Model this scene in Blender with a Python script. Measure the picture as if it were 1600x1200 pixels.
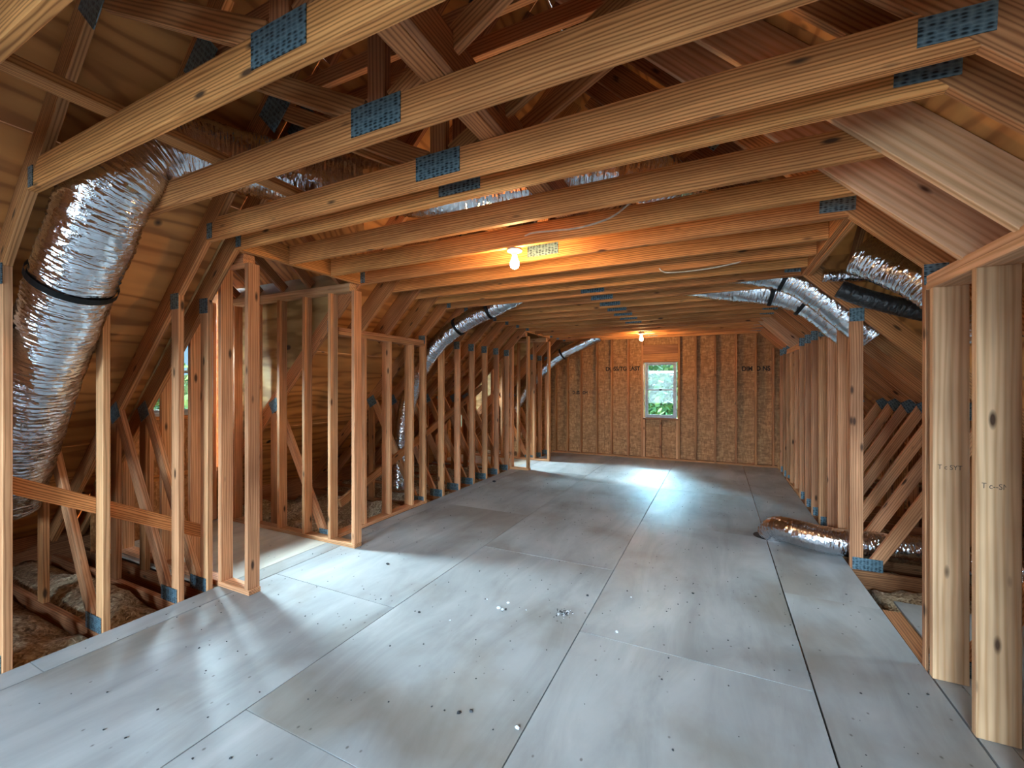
import bpy, bmesh, math, random
from mathutils import Vector, Matrix, noise

random.seed(7)
for o in list(bpy.data.objects):
    bpy.data.objects.remove(o)
scene = bpy.context.scene
COL = scene.collection
V = Vector

# ------------------------------------------------------------------ camera, world, lights, exposure
cam_d = bpy.data.cameras.new('camera')
cam = bpy.data.objects.new('camera', cam_d)
COL.objects.link(cam)
cam_d.sensor_width = 36.0
cam_d.lens = 36.0 * 665.0 / 1600.0
cam_d.shift_y = 3.0 / 1600.0
cam_d.clip_start = 0.02
cam.location = (0, 0, 1.511)
cam.rotation_euler = (math.radians(90), 0, math.radians(25.77))
scene.camera = cam

scene.view_settings.view_transform = 'Standard'
scene.view_settings.look = 'None'
scene.view_settings.gamma = 1.0
scene.view_settings.use_curve_mapping = False
scene.view_settings.exposure = 1.34

world = bpy.data.worlds.new('sky')
scene.world = world
world.use_nodes = True
bg = world.node_tree.nodes['Background']
bg.inputs['Color'].default_value = (0.42, 0.74, 1.0, 1)
bg.inputs['Strength'].default_value = 0.42


def light(name, kind, loc, target, energy, color, size=None, size_y=None, angle=None):
    d = bpy.data.lights.new(name, kind)
    d.energy = energy
    d.color = color
    if kind == 'AREA':
        d.shape = 'RECTANGLE'
        d.size = size
        d.size_y = size_y
    if angle:
        d.angle = angle
    o = bpy.data.objects.new(name, d)
    COL.objects.link(o)
    o.location = loc
    o.rotation_euler = (V(target) - V(loc)).to_track_quat('-Z', 'Y').to_euler()
    return o


light('hazy_sun', 'SUN', (-0.6, 14, 6), (-0.9, 7.2, 0.0), 9.0, (0.72, 0.90, 1.0), angle=math.radians(16))
# added fill daylight for the invented rear gable windows, unseen behind the camera
for x in (-2.35, 0.05):
    light('added_rear_fill', 'AREA', (x, -2.70, 1.45), (x, 4, 0.3), 30, (0.66, 0.82, 1.0), 1.25, 1.55)
    light('added_rear_sky_fill', 'AREA', (x, -5.2, 2.75), (x, 2.0, 0.3), 640, (0.62, 0.80, 1.0), 2.2, 1.1)
# daylight falling steeply through the two dormer windows
for dy in (0.0, 5.07):
    light('dormer_daylight', 'AREA', (-6.6, 2.5 + dy, 3.1), (-4.3, 2.5 + dy, 0.6), 1500, (0.66, 0.86, 1.0), 1.4, 1.4)


light('gable_daylight', 'AREA', (-1.05, 11.6, 3.9), (-0.8, 6.6, 0.0), 2600, (0.40, 0.77, 1.0), 4.0, 2.0)
light('added_cross_gable_fill', 'AREA', (4.4, 3.75, 2.9), (1.5, 3.5, 0.0), 160, (0.70, 0.88, 1.0), 1.2, 1.2)  # added fill shining in through the invented cross gable window


# ------------------------------------------------------------------ materials
def new_mat(name):
    m = bpy.data.materials.new(name)
    m.use_nodes = True
    nt = m.node_tree
    b = nt.nodes['Principled BSDF']
    return m, nt, b


def nd(nt, kind, **kw):
    n = nt.nodes.new(kind)
    for k, v in kw.items():
        setattr(n, k, v)
    return n


def ramp(nt, stops, interp='LINEAR'):
    r = nd(nt, 'ShaderNodeValToRGB')
    r.color_ramp.interpolation = interp
    e = r.color_ramp.elements
    while len(e) < len(stops):
        e.new(0.5)
    for i, (p, c) in enumerate(stops):
        e[i].position = p
        e[i].color = (c[0], c[1], c[2], 1)
    return r


def obj_coords(nt, scale, rnd=True):
    L = nt.links
    tc = nd(nt, 'ShaderNodeTexCoord')
    src = tc.outputs['Object']
    if rnd:
        oi = nd(nt, 'ShaderNodeObjectInfo')
        mu = nd(nt, 'ShaderNodeMath', operation='MULTIPLY')
        mu.inputs[1].default_value = 37.0
        L.new(oi.outputs['Random'], mu.inputs[0])
        add = nd(nt, 'ShaderNodeVectorMath', operation='ADD')
        L.new(src, add.inputs[0])
        L.new(mu.outputs[0], add.inputs[1])
        src = add.outputs[0]
    mp = nd(nt, 'ShaderNodeMapping')
    mp.inputs['Scale'].default_value = scale
    L.new(src, mp.inputs['Vector'])
    return mp.outputs['Vector']


def lumber(name, light_c, dark_c, knot=(0.085, 0.038, 0.018), rough=0.62, var=0.22, ring=9.0):
    """Sawn softwood: growth-ring bands along local X, knots, per-board tone."""
    m, nt, b = new_mat(name)
    L = nt.links
    v = obj_coords(nt, (0.22, 3.0, 3.0))
    wv = nd(nt, 'ShaderNodeTexWave', wave_type='RINGS', rings_direction='X')
    wv.inputs['Scale'].default_value = ring
    wv.inputs['Distortion'].default_value = 7.5
    wv.inputs['Detail'].default_value = 2.5
    wv.inputs['Detail Scale'].default_value = 0.7
    L.new(v, wv.inputs['Vector'])
    v2 = obj_coords(nt, (1.4, 55.0, 55.0))
    fine = nd(nt, 'ShaderNodeTexNoise')
    fine.inputs['Scale'].default_value = 1.0
    fine.inputs['Detail'].default_value = 5
    L.new(v2, fine.inputs['Vector'])
    v3 = obj_coords(nt, (1.3, 4.5, 4.5))
    blot = nd(nt, 'ShaderNodeTexNoise')
    blot.inputs['Scale'].default_value = 1.0
    blot.inputs['Detail'].default_value = 3
    L.new(v3, blot.inputs['Vector'])
    mid = tuple(0.75 * l + 0.25 * d for l, d in zip(light_c, dark_c))
    low = tuple(0.2 * l + 0.8 * d for l, d in zip(light_c, dark_c))
    r1 = ramp(nt, [(0.1, light_c), (0.6, mid), (0.98, low)])
    L.new(wv.outputs['Fac'], r1.inputs['Fac'])
    mx = nd(nt, 'ShaderNodeMix', data_type='RGBA', blend_type='MULTIPLY')
    mx.inputs['Factor'].default_value = 0.55
    rf = ramp(nt, [(0.3, (0.55, 0.5, 0.46)), (0.62, (1.08, 1.06, 1.04))])
    L.new(fine.outputs['Fac'], rf.inputs['Fac'])
    L.new(r1.outputs['Color'], mx.inputs['A'])
    L.new(rf.outputs['Color'], mx.inputs['B'])
    mx2 = nd(nt, 'ShaderNodeMix', data_type='RGBA', blend_type='MULTIPLY')
    mx2.inputs['Factor'].default_value = 0.8
    rb = ramp(nt, [(0.3, (0.62, 0.55, 0.5)), (0.6, (1.1, 1.08, 1.05))])
    L.new(blot.outputs['Fac'], rb.inputs['Fac'])
    L.new(mx.outputs['Result'], mx2.inputs['A'])
    L.new(rb.outputs['Color'], mx2.inputs['B'])
    # knots
    v4 = obj_coords(nt, (4.2, 13.0, 13.0))
    vo = nd(nt, 'ShaderNodeTexVoronoi')
    vo.inputs['Scale'].default_value = 1.0
    L.new(v4, vo.inputs['Vector'])
    rk = ramp(nt, [(0.09, (1, 1, 1)), (0.20, (0, 0, 0))])
    L.new(vo.outputs['Distance'], rk.inputs['Fac'])
    sep = nd(nt, 'ShaderNodeSeparateColor')
    L.new(vo.outputs['Color'], sep.inputs[0])
    gt = nd(nt, 'ShaderNodeMath', operation='GREATER_THAN')
    gt.inputs[1].default_value = 0.62
    L.new(sep.outputs[0], gt.inputs[0])
    km = nd(nt, 'ShaderNodeMath', operation='MULTIPLY')
    L.new(gt.outputs[0], km.inputs[0])
    L.new(rk.outputs['Color'], km.inputs[1])
    mk = nd(nt, 'ShaderNodeMix', data_type='RGBA')
    mk.inputs['B'].default_value = (*knot, 1)
    L.new(km.outputs[0], mk.inputs['Factor'])
    L.new(mx2.outputs['Result'], mk.inputs['A'])
    # per-board tone
    oi = nd(nt, 'ShaderNodeObjectInfo')
    mr = nd(nt, 'ShaderNodeMapRange')
    mr.inputs['To Min'].default_value = 1 - var
    mr.inputs['To Max'].default_value = 1 + var
    L.new(oi.outputs['Random'], mr.inputs['Value'])
    mh = nd(nt, 'ShaderNodeMath', operation='FRACT')
    mm = nd(nt, 'ShaderNodeMath', operation='MULTIPLY')
    mm.inputs[1].default_value = 17.3
    L.new(oi.outputs['Random'], mm.inputs[0])
    L.new(mm.outputs[0], mh.inputs[0])
    mrh = nd(nt, 'ShaderNodeMapRange')
    mrh.inputs['To Min'].default_value = 0.494
    mrh.inputs['To Max'].default_value = 0.503
    L.new(mh.outputs[0], mrh.inputs['Value'])
    hsv = nd(nt, 'ShaderNodeHueSaturation')
    L.new(mk.outputs['Result'], hsv.inputs['Color'])
    L.new(mr.outputs[0], hsv.inputs['Value'])
    L.new(mrh.outputs[0], hsv.inputs['Hue'])
    L.new(hsv.outputs['Color'], b.inputs['Base Color'])
    b.inputs['Roughness'].default_value = rough
    b.inputs['Specular IOR Level'].default_value = 0.25
    bp = nd(nt, 'ShaderNodeBump')
    bp.inputs['Strength'].default_value = 0.12
    bp.inputs['Distance'].default_value = 0.004
    L.new(fine.outputs['Fac'], bp.inputs['Height'])
    L.new(bp.outputs[0], b.inputs['Normal'])
    return m


M = {}
M['truss'] = lumber('truss_lumber', (0.64, 0.295, 0.115), (0.29, 0.105, 0.036))
M['tie'] = lumber('tie_lumber', (0.80, 0.365, 0.125), (0.30, 0.095, 0.022), var=0.15, ring=11)
M['stud'] = lumber('stud_lumber', (0.74, 0.385, 0.19), (0.44, 0.19, 0.08), var=0.14)
M['pale'] = lumber('pale_spruce', (0.76, 0.475, 0.275), (0.60, 0.325, 0.155), var=0.06, ring=5)
M['brown'] = lumber('aged_lumber', (0.46, 0.205, 0.09), (0.21, 0.08, 0.034), var=0.2)
M['knee'] = lumber('knee_stud_lumber', (0.62, 0.315, 0.155), (0.35, 0.155, 0.068), var=0.18)
M['chord'] = lumber('chord_lumber', (0.60, 0.275, 0.11), (0.26, 0.10, 0.036), var=0.2)


def sheet_mat(name, c1, c2, dark, scale, knots=True, rough=0.7, bands='Y', wsc=1.6, dist=9):
    """Plywood face veneer with cathedral grain and football patches."""
    m, nt, b = new_mat(name)
    L = nt.links
    v = obj_coords(nt, scale)
    wv = nd(nt, 'ShaderNodeTexWave', wave_type='BANDS', bands_direction=bands)
    wv.inputs['Scale'].default_value = wsc
    wv.inputs['Distortion'].default_value = dist
    wv.inputs['Detail'].default_value = 3
    wv.inputs['Detail Scale'].default_value = 0.7
    L.new(v, wv.inputs['Vector'])
    nz = nd(nt, 'ShaderNodeTexNoise')
    nz.inputs['Scale'].default_value = 0.9
    nz.inputs['Detail'].default_value = 4
    L.new(v, nz.inputs['Vector'])
    r = ramp(nt, [(0.1, c1), (0.7, c2), (0.97, dark)])
    L.new(wv.outputs['Fac'], r.inputs['Fac'])
    mx = nd(nt, 'ShaderNodeMix', data_type='RGBA', blend_type='MULTIPLY')
    mx.inputs['Factor'].default_value = 0.75
    rb = ramp(nt, [(0.32, (0.55, 0.5, 0.45)), (0.62, (1.1, 1.1, 1.1))])
    L.new(nz.outputs['Fac'], rb.inputs['Fac'])
    L.new(r.outputs['Color'], mx.inputs['A'])
    L.new(rb.outputs['Color'], mx.inputs['B'])
    col = mx.outputs['Result']
    if knots:
        v4 = obj_coords(nt, (2.2, 3.6, 3.6))
        vo = nd(nt, 'ShaderNodeTexVoronoi')
        vo.inputs['Scale'].default_value = 1.0
        L.new(v4, vo.inputs['Vector'])
        rk = ramp(nt, [(0.07, (1, 1, 1)), (0.12, (0, 0, 0))])
        L.new(vo.outputs['Distance'], rk.inputs['Fac'])
        mk = nd(nt, 'ShaderNodeMix', data_type='RGBA')
        mk.inputs['B'].default_value = (0.05, 0.022, 0.01, 1)
        L.new(rk.outputs['Color'], mk.inputs['Factor'])
        L.new(col, mk.inputs['A'])
        col = mk.outputs['Result']
    L.new(col, b.inputs['Base Color'])
    b.inputs['Roughness'].default_value = rough
    return m


M['roof_ply'] = sheet_mat('roof_plywood', (0.70, 0.305, 0.085), (0.62, 0.255, 0.068), (0.42, 0.155, 0.04), (4.0, 0.9, 4.0), bands='X', wsc=0.8, dist=22)
M['dormer_ply'] = sheet_mat('dormer_plywood', (0.66, 0.44, 0.19), (0.52, 0.32, 0.12), (0.36, 0.2, 0.07), (0.9, 4.0, 4.0))


def floor_mat(name, tint=(1, 1, 1), stain=0.9):
    m, nt, b = new_mat(name)
    L = nt.links
    v = obj_coords(nt, (0.9, 3.2, 1.0))
    nz = nd(nt, 'ShaderNodeTexNoise')
    nz.inputs['Scale'].default_value = 1.1
    nz.inputs['Detail'].default_value = 6
    nz.inputs['Roughness'].default_value = 0.62
    nz.inputs['Distortion'].default_value = 0.8
    L.new(v, nz.inputs['Vector'])
    c1 = tuple(a * t for a, t in zip((0.24, 0.242, 0.238), tint))
    c2 = tuple(a * t for a, t in zip((0.365, 0.368, 0.362), tint))
    r = ramp(nt, [(0.28, c1), (0.62, c2)])
    L.new(nz.outputs['Fac'], r.inputs['Fac'])
    # dark dirt specks
    v2 = obj_coords(nt, (11.0, 14.0, 1.0))
    vo = nd(nt, 'ShaderNodeTexVoronoi')
    vo.inputs['Scale'].default_value = 1.0
    L.new(v2, vo.inputs['Vector'])
    rk = ramp(nt, [(0.05, (1, 1, 1)), (0.11, (0, 0, 0))])
    L.new(vo.outputs['Distance'], rk.inputs['Fac'])
    sep = nd(nt, 'ShaderNodeSeparateColor')
    L.new(vo.outputs['Color'], sep.inputs[0])
    gt = nd(nt, 'ShaderNodeMath', operation='GREATER_THAN')
    gt.inputs[1].default_value = 0.55
    L.new(sep.outputs[0], gt.inputs[0])
    km = nd(nt, 'ShaderNodeMath', operation='MULTIPLY')
    L.new(gt.outputs[0], km.inputs[0])
    L.new(rk.outputs['Color'], km.inputs[1])
    k2 = nd(nt, 'ShaderNodeMath', operation='MULTIPLY')
    k2.inputs[1].default_value = 0.75
    L.new(km.outputs[0], k2.inputs[0])
    mk = nd(nt, 'ShaderNodeMix', data_type='RGBA')
    mk.inputs['B'].default_value = (0.07, 0.055, 0.045, 1)
    L.new(k2.outputs[0], mk.inputs['Factor'])
    L.new(r.outputs['Color'], mk.inputs['A'])
    # broad brown water stains and white scuffs
    v3 = obj_coords(nt, (0.8, 0.8, 0.8))
    n3 = nd(nt, 'ShaderNodeTexNoise')
    n3.inputs['Scale'].default_value = 1.6
    n3.inputs['Detail'].default_value = 5
    L.new(v3, n3.inputs['Vector'])
    r3 = ramp(nt, [(0.36, (0.74, 0.66, 0.59)), (0.5, (1, 1, 1)), (0.68, (1.2, 1.19, 1.18))])
    L.new(n3.outputs['Fac'], r3.inputs['Fac'])
    mx = nd(nt, 'ShaderNodeMix', data_type='RGBA', blend_type='MULTIPLY')
    mx.inputs['Factor'].default_value = stain
    L.new(mk.outputs['Result'], mx.inputs['A'])
    L.new(r3.outputs['Color'], mx.inputs['B'])
    L.new(mx.outputs['Result'], b.inputs['Base Color'])
    b.inputs['Roughness'].default_value = 0.42
    b.inputs['Specular IOR Level'].default_value = 0.45
    bp = nd(nt, 'ShaderNodeBump')
    bp.inputs['Strength'].default_value = 0.08
    bp.inputs['Distance'].default_value = 0.01
    L.new(nz.outputs['Fac'], bp.inputs['Height'])
    L.new(bp.outputs[0], b.inputs['Normal'])
    return m


M['floor'] = floor_mat('floor_plywood')
M['floor_raw'] = floor_mat('raw_plywood', (1.5, 1.35, 1.15), 0.4)


def osb_mat():
    m, nt, b = new_mat('osb')
    L = nt.links
    cols = []
    for sc, rot in (((14, 60, 48), 0.5), ((46, 60, 15), -0.4)):
        v = obj_coords(nt, sc)
        vo = nd(nt, 'ShaderNodeTexVoronoi')
        vo.inputs['Scale'].default_value = 1.0
        L.new(v, vo.inputs['Vector'])
        sep = nd(nt, 'ShaderNodeSeparateColor')
        L.new(vo.outputs['Color'], sep.inputs[0])
        cols.append(sep.outputs[0])
    mx = nd(nt, 'ShaderNodeMath', operation='ADD')
    L.new(cols[0], mx.inputs[0])
    L.new(cols[1], mx.inputs[1])
    hf = nd(nt, 'ShaderNodeMath', operation='MULTIPLY')
    hf.inputs[1].default_value = 0.5
    L.new(mx.outputs[0], hf.inputs[0])
    r = ramp(nt, [(0.05, (0.25, 0.105, 0.033)), (0.5, (0.40, 0.175, 0.055)), (0.95, (0.58, 0.29, 0.11))])
    L.new(hf.outputs[0], r.inputs['Fac'])
    L.new(r.outputs['Color'], b.inputs['Base Color'])
    b.inputs['Roughness'].default_value = 0.65
    return m


M['osb'] = osb_mat()


def foil_mat(name, base, rough, freq, metal=1.0):
    m, nt, b = new_mat(name)
    L = nt.links
    v = obj_coords(nt, (freq, freq, freq), rnd=False)
    vo = nd(nt, 'ShaderNodeTexVoronoi')
    vo.inputs['Scale'].default_value = 1.0
    L.new(v, vo.inputs['Vector'])
    nz = nd(nt, 'ShaderNodeTexNoise')
    nz.inputs['Scale'].default_value = 1.3
    nz.inputs['Detail'].default_value = 4
    L.new(v, nz.inputs['Vector'])
    ad = nd(nt, 'ShaderNodeMath', operation='ADD')
    L.new(vo.outputs['Distance'], ad.inputs[0])
    L.new(nz.outputs['Fac'], ad.inputs[1])
    bp = nd(nt, 'ShaderNodeBump')
    bp.inputs['Strength'].default_value = 0.3
    bp.inputs['Distance'].default_value = 0.01
    L.new(ad.outputs[0], bp.inputs['Height'])
    L.new(bp.outputs[0], b.inputs['Normal'])
    uv = nd(nt, 'ShaderNodeUVMap')
    mp = nd(nt, 'ShaderNodeMapping')
    mp.inputs['Scale'].default_value = (42, 7, 1)
    L.new(uv.outputs[0], mp.inputs['Vector'])
    sn = nd(nt, 'ShaderNodeTexNoise')
    sn.inputs['Scale'].default_value = 1.0
    sn.inputs['Detail'].default_value = 2
    sn.inputs['Roughness'].default_value = 0.5
    sn.inputs['Distortion'].default_value = 0.9
    L.new(mp.outputs[0], sn.inputs['Vector'])
    bp2 = nd(nt, 'ShaderNodeBump')
    bp2.inputs['Strength'].default_value = 0.55
    bp2.inputs['Distance'].default_value = 0.016
    L.new(sn.outputs['Fac'], bp2.inputs['Height'])
    L.new(bp.outputs[0], bp2.inputs['Normal'])
    L.new(bp2.outputs[0], b.inputs['Normal'])
    b.inputs['Base Color'].default_value = (*base, 1)
    b.inputs['Metallic'].default_value = metal
    b.inputs['Roughness'].default_value = rough
    return m


M['foil'] = foil_mat('silver_foil', (0.72, 0.73, 0.77), 0.11, 30)
M['black_duct'] = foil_mat('black_plastic_duct', (0.02, 0.02, 0.022), 0.28, 30, 0.0)


def plate_mat():
    m, nt, b = new_mat('galvanised_plate')
    L = nt.links
    tc = nd(nt, 'ShaderNodeTexCoord')
    mp = nd(nt, 'ShaderNodeMapping')
    mp.inputs['Scale'].default_value = (40, 40, 85)
    L.new(tc.outputs['Object'], mp.inputs['Vector'])
    vo = nd(nt, 'ShaderNodeTexVoronoi')
    vo.inputs['Scale'].default_value = 1.0
    vo.inputs['Randomness'].default_value = 0.35
    L.new(mp.outputs[0], vo.inputs['Vector'])
    r = ramp(nt, [(0.24, (0.03, 0.045, 0.055)), (0.40, (0.13, 0.22, 0.27)), (0.75, (0.24, 0.37, 0.43))])  # bluish tones paint the sky's reflection into the metal colour
    L.new(vo.outputs['Distance'], r.inputs['Fac'])
    L.new(r.outputs['Color'], b.inputs['Base Color'])
    b.inputs['Metallic'].default_value = 0.55
    b.inputs['Roughness'].default_value = 0.38
    bp = nd(nt, 'ShaderNodeBump')
    bp.inputs['Strength'].default_value = 0.6
    bp.inputs['Distance'].default_value = 0.004
    L.new(vo.outputs['Distance'], bp.inputs['Height'])
    L.new(bp.outputs[0], b.inputs['Normal'])
    return m


M['plate'] = plate_mat()


def plain(name, col, rough=0.5, metal=0.0, emit=None, strength=0.0):
    m, nt, b = new_mat(name)
    L = nt.links
    v = obj_coords(nt, (20, 20, 20))
    nz = nd(nt, 'ShaderNodeTexNoise')
    nz.inputs['Scale'].default_value = 1.0
    nz.inputs['Detail'].default_value = 4
    L.new(v, nz.inputs['Vector'])
    r = ramp(nt, [(0.3, tuple(c * 0.75 for c in col)), (0.7, tuple(min(1, c * 1.12) for c in col))])
    L.new(nz.outputs['Fac'], r.inputs['Fac'])
    L.new(r.outputs['Color'], b.inputs['Base Color'])
    b.inputs['Roughness'].default_value = rough
    b.inputs['Metallic'].default_value = metal
    if emit:
        b.inputs['Emission Color'].default_value = (*emit, 1)
        b.inputs['Emission Strength'].default_value = strength
    return m


M['strap'] = plain('black_strap', (0.012, 0.012, 0.013), 0.45)
M['box_metal'] = plain('galvanised_box', (0.35, 0.36, 0.26), 0.45, 0.6)
M['porcelain'] = plain('white_porcelain', (0.85, 0.84, 0.82), 0.25)
M['bulb'] = plain('lit_bulb', (1, 1, 1), 0.3, emit=(1.0, 0.60, 0.25), strength=260)
M['cable'] = plain('white_cable', (0.62, 0.56, 0.45), 0.5)
M['vinyl'] = plain('window_vinyl', (0.40, 0.42, 0.44), 0.35)
M['chip_dark'] = plain('dark_chip', (0.035, 0.035, 0.04), 0.6)
M['chip_white'] = plain('white_chip', (0.80, 0.84, 0.88), 0.5)
M['ink'] = plain('stencil_ink', (0.02, 0.014, 0.01), 0.8)
M['faint_ink'] = plain('faded_ink', (0.13, 0.08, 0.05), 0.8)
M['bark'] = plain('bark', (0.16, 0.12, 0.09), 0.9)
M['leaf'] = plain('leaf', (0.10, 0.27, 0.12), 0.6)
M['leaf_b'] = plain('pale_leaf', (0.22, 0.38, 0.12), 0.6)
M['grass'] = plain('grass_ground', (0.08, 0.14, 0.05), 0.9)
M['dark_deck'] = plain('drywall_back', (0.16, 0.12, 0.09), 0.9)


def insulation_mat():
    m, nt, b = new_mat('fibre_insulation')
    L = nt.links
    v = obj_coords(nt, (14, 14, 14))
    nz = nd(nt, 'ShaderNodeTexNoise')
    nz.inputs['Scale'].default_value = 2.0
    nz.inputs['Detail'].default_value = 8
    nz.inputs['Distortion'].default_value = 1.5
    L.new(v, nz.inputs['Vector'])
    r = ramp(nt, [(0.3, (0.15, 0.095, 0.055)), (0.5, (0.42, 0.29, 0.17)), (0.68, (0.72, 0.58, 0.38))])
    L.new(nz.outputs['Fac'], r.inputs['Fac'])
    L.new(r.outputs['Color'], b.inputs['Base Color'])
    b.inputs['Roughness'].default_value = 1.0
    bp = nd(nt, 'ShaderNodeBump')
    bp.inputs['Strength'].default_value = 0.9
    bp.inputs['Distance'].default_value = 0.03
    L.new(nz.outputs['Fac'], bp.inputs['Height'])
    L.new(bp.outputs[0], b.inputs['Normal'])
    return m


M['insul'] = insulation_mat()


def glass_mat():
    m, nt, b = new_mat('window_glass')
    for n in list(nt.nodes):
        if n.type != 'OUTPUT_MATERIAL':
            nt.nodes.remove(n)
    out = [n for n in nt.nodes if n.type == 'OUTPUT_MATERIAL'][0]
    tr = nd(nt, 'ShaderNodeBsdfTransparent')
    tr.inputs['Color'].default_value = (0.93, 0.98, 0.98, 1)
    gl = nd(nt, 'ShaderNodeBsdfGlossy')
    gl.inputs['Roughness'].default_value = 0.03
    fr = nd(nt, 'ShaderNodeFresnel')
    mx = nd(nt, 'ShaderNodeMixShader')
    nt.links.new(fr.outputs[0], mx.inputs[0])
    nt.links.new(tr.outputs[0], mx.inputs[1])
    nt.links.new(gl.outputs[0], mx.inputs[2])
    nt.links.new(mx.outputs[0], out.inputs['Surface'])
    return m


M['glass'] = glass_mat()

# ------------------------------------------------------------------ helpers
_box = {}


def box_mesh(L, D, T, bev):
    key = (round(L, 3), round(D, 4), round(T, 4), bev)
    if key in _box:
        return _box[key]
    bm = bmesh.new()
    bmesh.ops.create_cube(bm, size=1.0)
    for v in bm.verts:
        v.co = V(((v.co.x + 0.5) * L, v.co.y * T, v.co.z * D))
    if bev:
        bmesh.ops.bevel(bm, geom=bm.edges[:], offset=bev, segments=1, affect='EDGES')
    me = bpy.data.meshes.new('board')
    bm.to_mesh(me)
    bm.free()
    _box[key] = me
    return me


def mesh_for(base, mat):
    key = (base.name, mat.name)
    if key not in _box:
        me = base.copy() if base.materials else base
        if base.materials:
            me.materials.clear()
        me.materials.append(mat)
        _box[key] = me
    return _box[key]


def link(o, parent=None):
    COL.objects.link(o)
    if parent:
        o.parent = parent
    return o


def ploc(parent):
    p = V((0, 0, 0))
    while parent:
        p += V(parent.location) if parent.get('_o') else V((0, 0, 0))
        parent = parent.parent
    return p


def member(name, parent, p0, p1, D, T, mat, side=(0, 1, 0), bev=0.0025):
    """A board from p0 to p1 (world), depth D across, thickness T along side."""
    p0, p1 = V(p0), V(p1)
    x = (p1 - p0)
    L = x.length
    x.normalize()
    y = V(side)
    y = (y - x * y.dot(x)).normalized()
    z = x.cross(y)
    me = mesh_for(box_mesh(L, D, T, bev), M[mat])
    o = bpy.data.objects.new(name, me)
    mw = Matrix.Translation(p0) @ Matrix((x, y, z)).transposed().to_4x4()
    link(o)
    if parent:
        o.parent = parent
        o.matrix_basis = WM[parent.name].inverted() @ mw
    else:
        o.matrix_basis = mw
    WM[o.name] = mw
    return o


WM = {}


def abox(name, parent, x0, x1, y0, y1, z0, z1, mat, bev=0.0025):
    """Axis-aligned board; grain along its longest side."""
    dx, dy, dz = abs(x1 - x0), abs(y1 - y0), abs(z1 - z0)
    cx, cy, cz = (x0 + x1) / 2, (y0 + y1) / 2, (z0 + z1) / 2
    if dx >= dy and dx >= dz:
        return member(name, parent, (min(x0, x1), cy, cz), (max(x0, x1), cy, cz), dz, dy, mat, (0, 1, 0), bev)
    if dy >= dx and dy >= dz:
        return member(name, parent, (cx, min(y0, y1), cz), (cx, max(y0, y1), cz), dz, dx, mat, (1, 0, 0), bev)
    return member(name, parent, (cx, cy, min(z0, z1)), (cx, cy, max(z0, z1)), dx, dy, mat, (0, 1, 0), bev)


def empty(name, loc, label=None, cat=None, group=None, kind=None):
    o = bpy.data.objects.new(name, None)
    o.empty_display_size = 0.1
    link(o)
    o.location = loc
    WM[o.name] = Matrix.Translation(V(loc))
    tag(o, label, cat, group, kind)
    return o


def tag(o, label=None, cat=None, group=None, kind=None):
    if label:
        o['label'] = label
    if cat:
        o['category'] = cat
    if group:
        o['group'] = group
    if kind:
        o['kind'] = kind
    return o


def add_mesh(name, bm, mat, parent=None, smooth=False, origin=None):
    """bm in world coordinates; origin = where the object's own origin is put."""
    me = bpy.data.meshes.new(name)
    og = V(origin) if origin is not None else V((0, 0, 0))
    bmesh.ops.translate(bm, verts=bm.verts[:], vec=-og)
    bm.to_mesh(me)
    bm.free()
    if smooth:
        for p in me.polygons:
            p.use_smooth = True
    for mm in (mat if isinstance(mat, (list, tuple)) else [mat]):
        me.materials.append(M[mm])
    o = bpy.data.objects.new(name, me)
    link(o)
    mw = Matrix.Translation(og)
    if parent:
        o.parent = parent
        o.matrix_basis = WM[parent.name].inverted() @ mw
    else:
        o.matrix_basis = mw
    WM[o.name] = mw
    return o


def prism(name, parent, pts, vec, mat):
    """Flat polygon (world points) extruded by vec."""
    bm = bmesh.new()
    a = [bm.verts.new(V(p)) for p in pts]
    b = [bm.verts.new(V(p) + V(vec)) for p in pts]
    bm.faces.new(a)
    bm.faces.new(b[::-1])
    n = len(a)
    for i in range(n):
        bm.faces.new((a[i], b[i], b[(i + 1) % n], a[(i + 1) % n]))
    bmesh.ops.recalc_face_normals(bm, faces=bm.faces[:])
    return add_mesh(name, bm, mat, parent, origin=pts[0])


def catmull(pts, step):
    P = [V(p) for p in pts]
    P = [P[0] * 2 - P[1]] + P + [P[-1] * 2 - P[-2]]
    out = []
    for i in range(1, len(P) - 2):
        p0, p1, p2, p3 = P[i - 1:i + 3]
        n = max(2, int((p2 - p1).length / step))
        for k in range(n):
            t = k / n
            out.append(0.5 * ((2 * p1) + (p2 - p0) * t + (2 * p0 - 5 * p1 + 4 * p2 - p3) * t * t
                              + (3 * p1 - p0 - 3 * p2 + p3) * t ** 3))
    out.append(P[-2])
    return out


def frames(path):
    n = len(path)
    up = V((0.13, 0.21, 1)).normalized()
    fr = []
    for i in range(n):
        d = (path[min(i + 1, n - 1)] - path[max(i - 1, 0)]).normalized()
        u = (up - d * up.dot(d))
        if u.length < 1e-3:
            u = V((1, 0, 0)) - d * d.x
        u.normalize()
        up = u
        fr.append((d, u, d.cross(u)))
    return fr


def tube_bm(path, rad, seg, caps=True):
    bm = bmesh.new()
    fr = frames(path)
    rings = []
    for i, p in enumerate(path):
        d, u, w = fr[i]
        ring = []
        for k in range(seg):
            a = 2 * math.pi * k / seg
            r = rad(i, a) if callable(rad) else rad
            ring.append(bm.verts.new(p + (u * math.cos(a) + w * math.sin(a)) * r))
        rings.append(ring)
    for i in range(len(rings) - 1):
        for k in range(seg):
            bm.faces.new((rings[i][k], rings[i][(k + 1) % seg], rings[i + 1][(k + 1) % seg], rings[i + 1][k]))
    if caps:
        bm.faces.new(rings[0][::-1])
        bm.faces.new(rings[-1])
    return bm, rings


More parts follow.
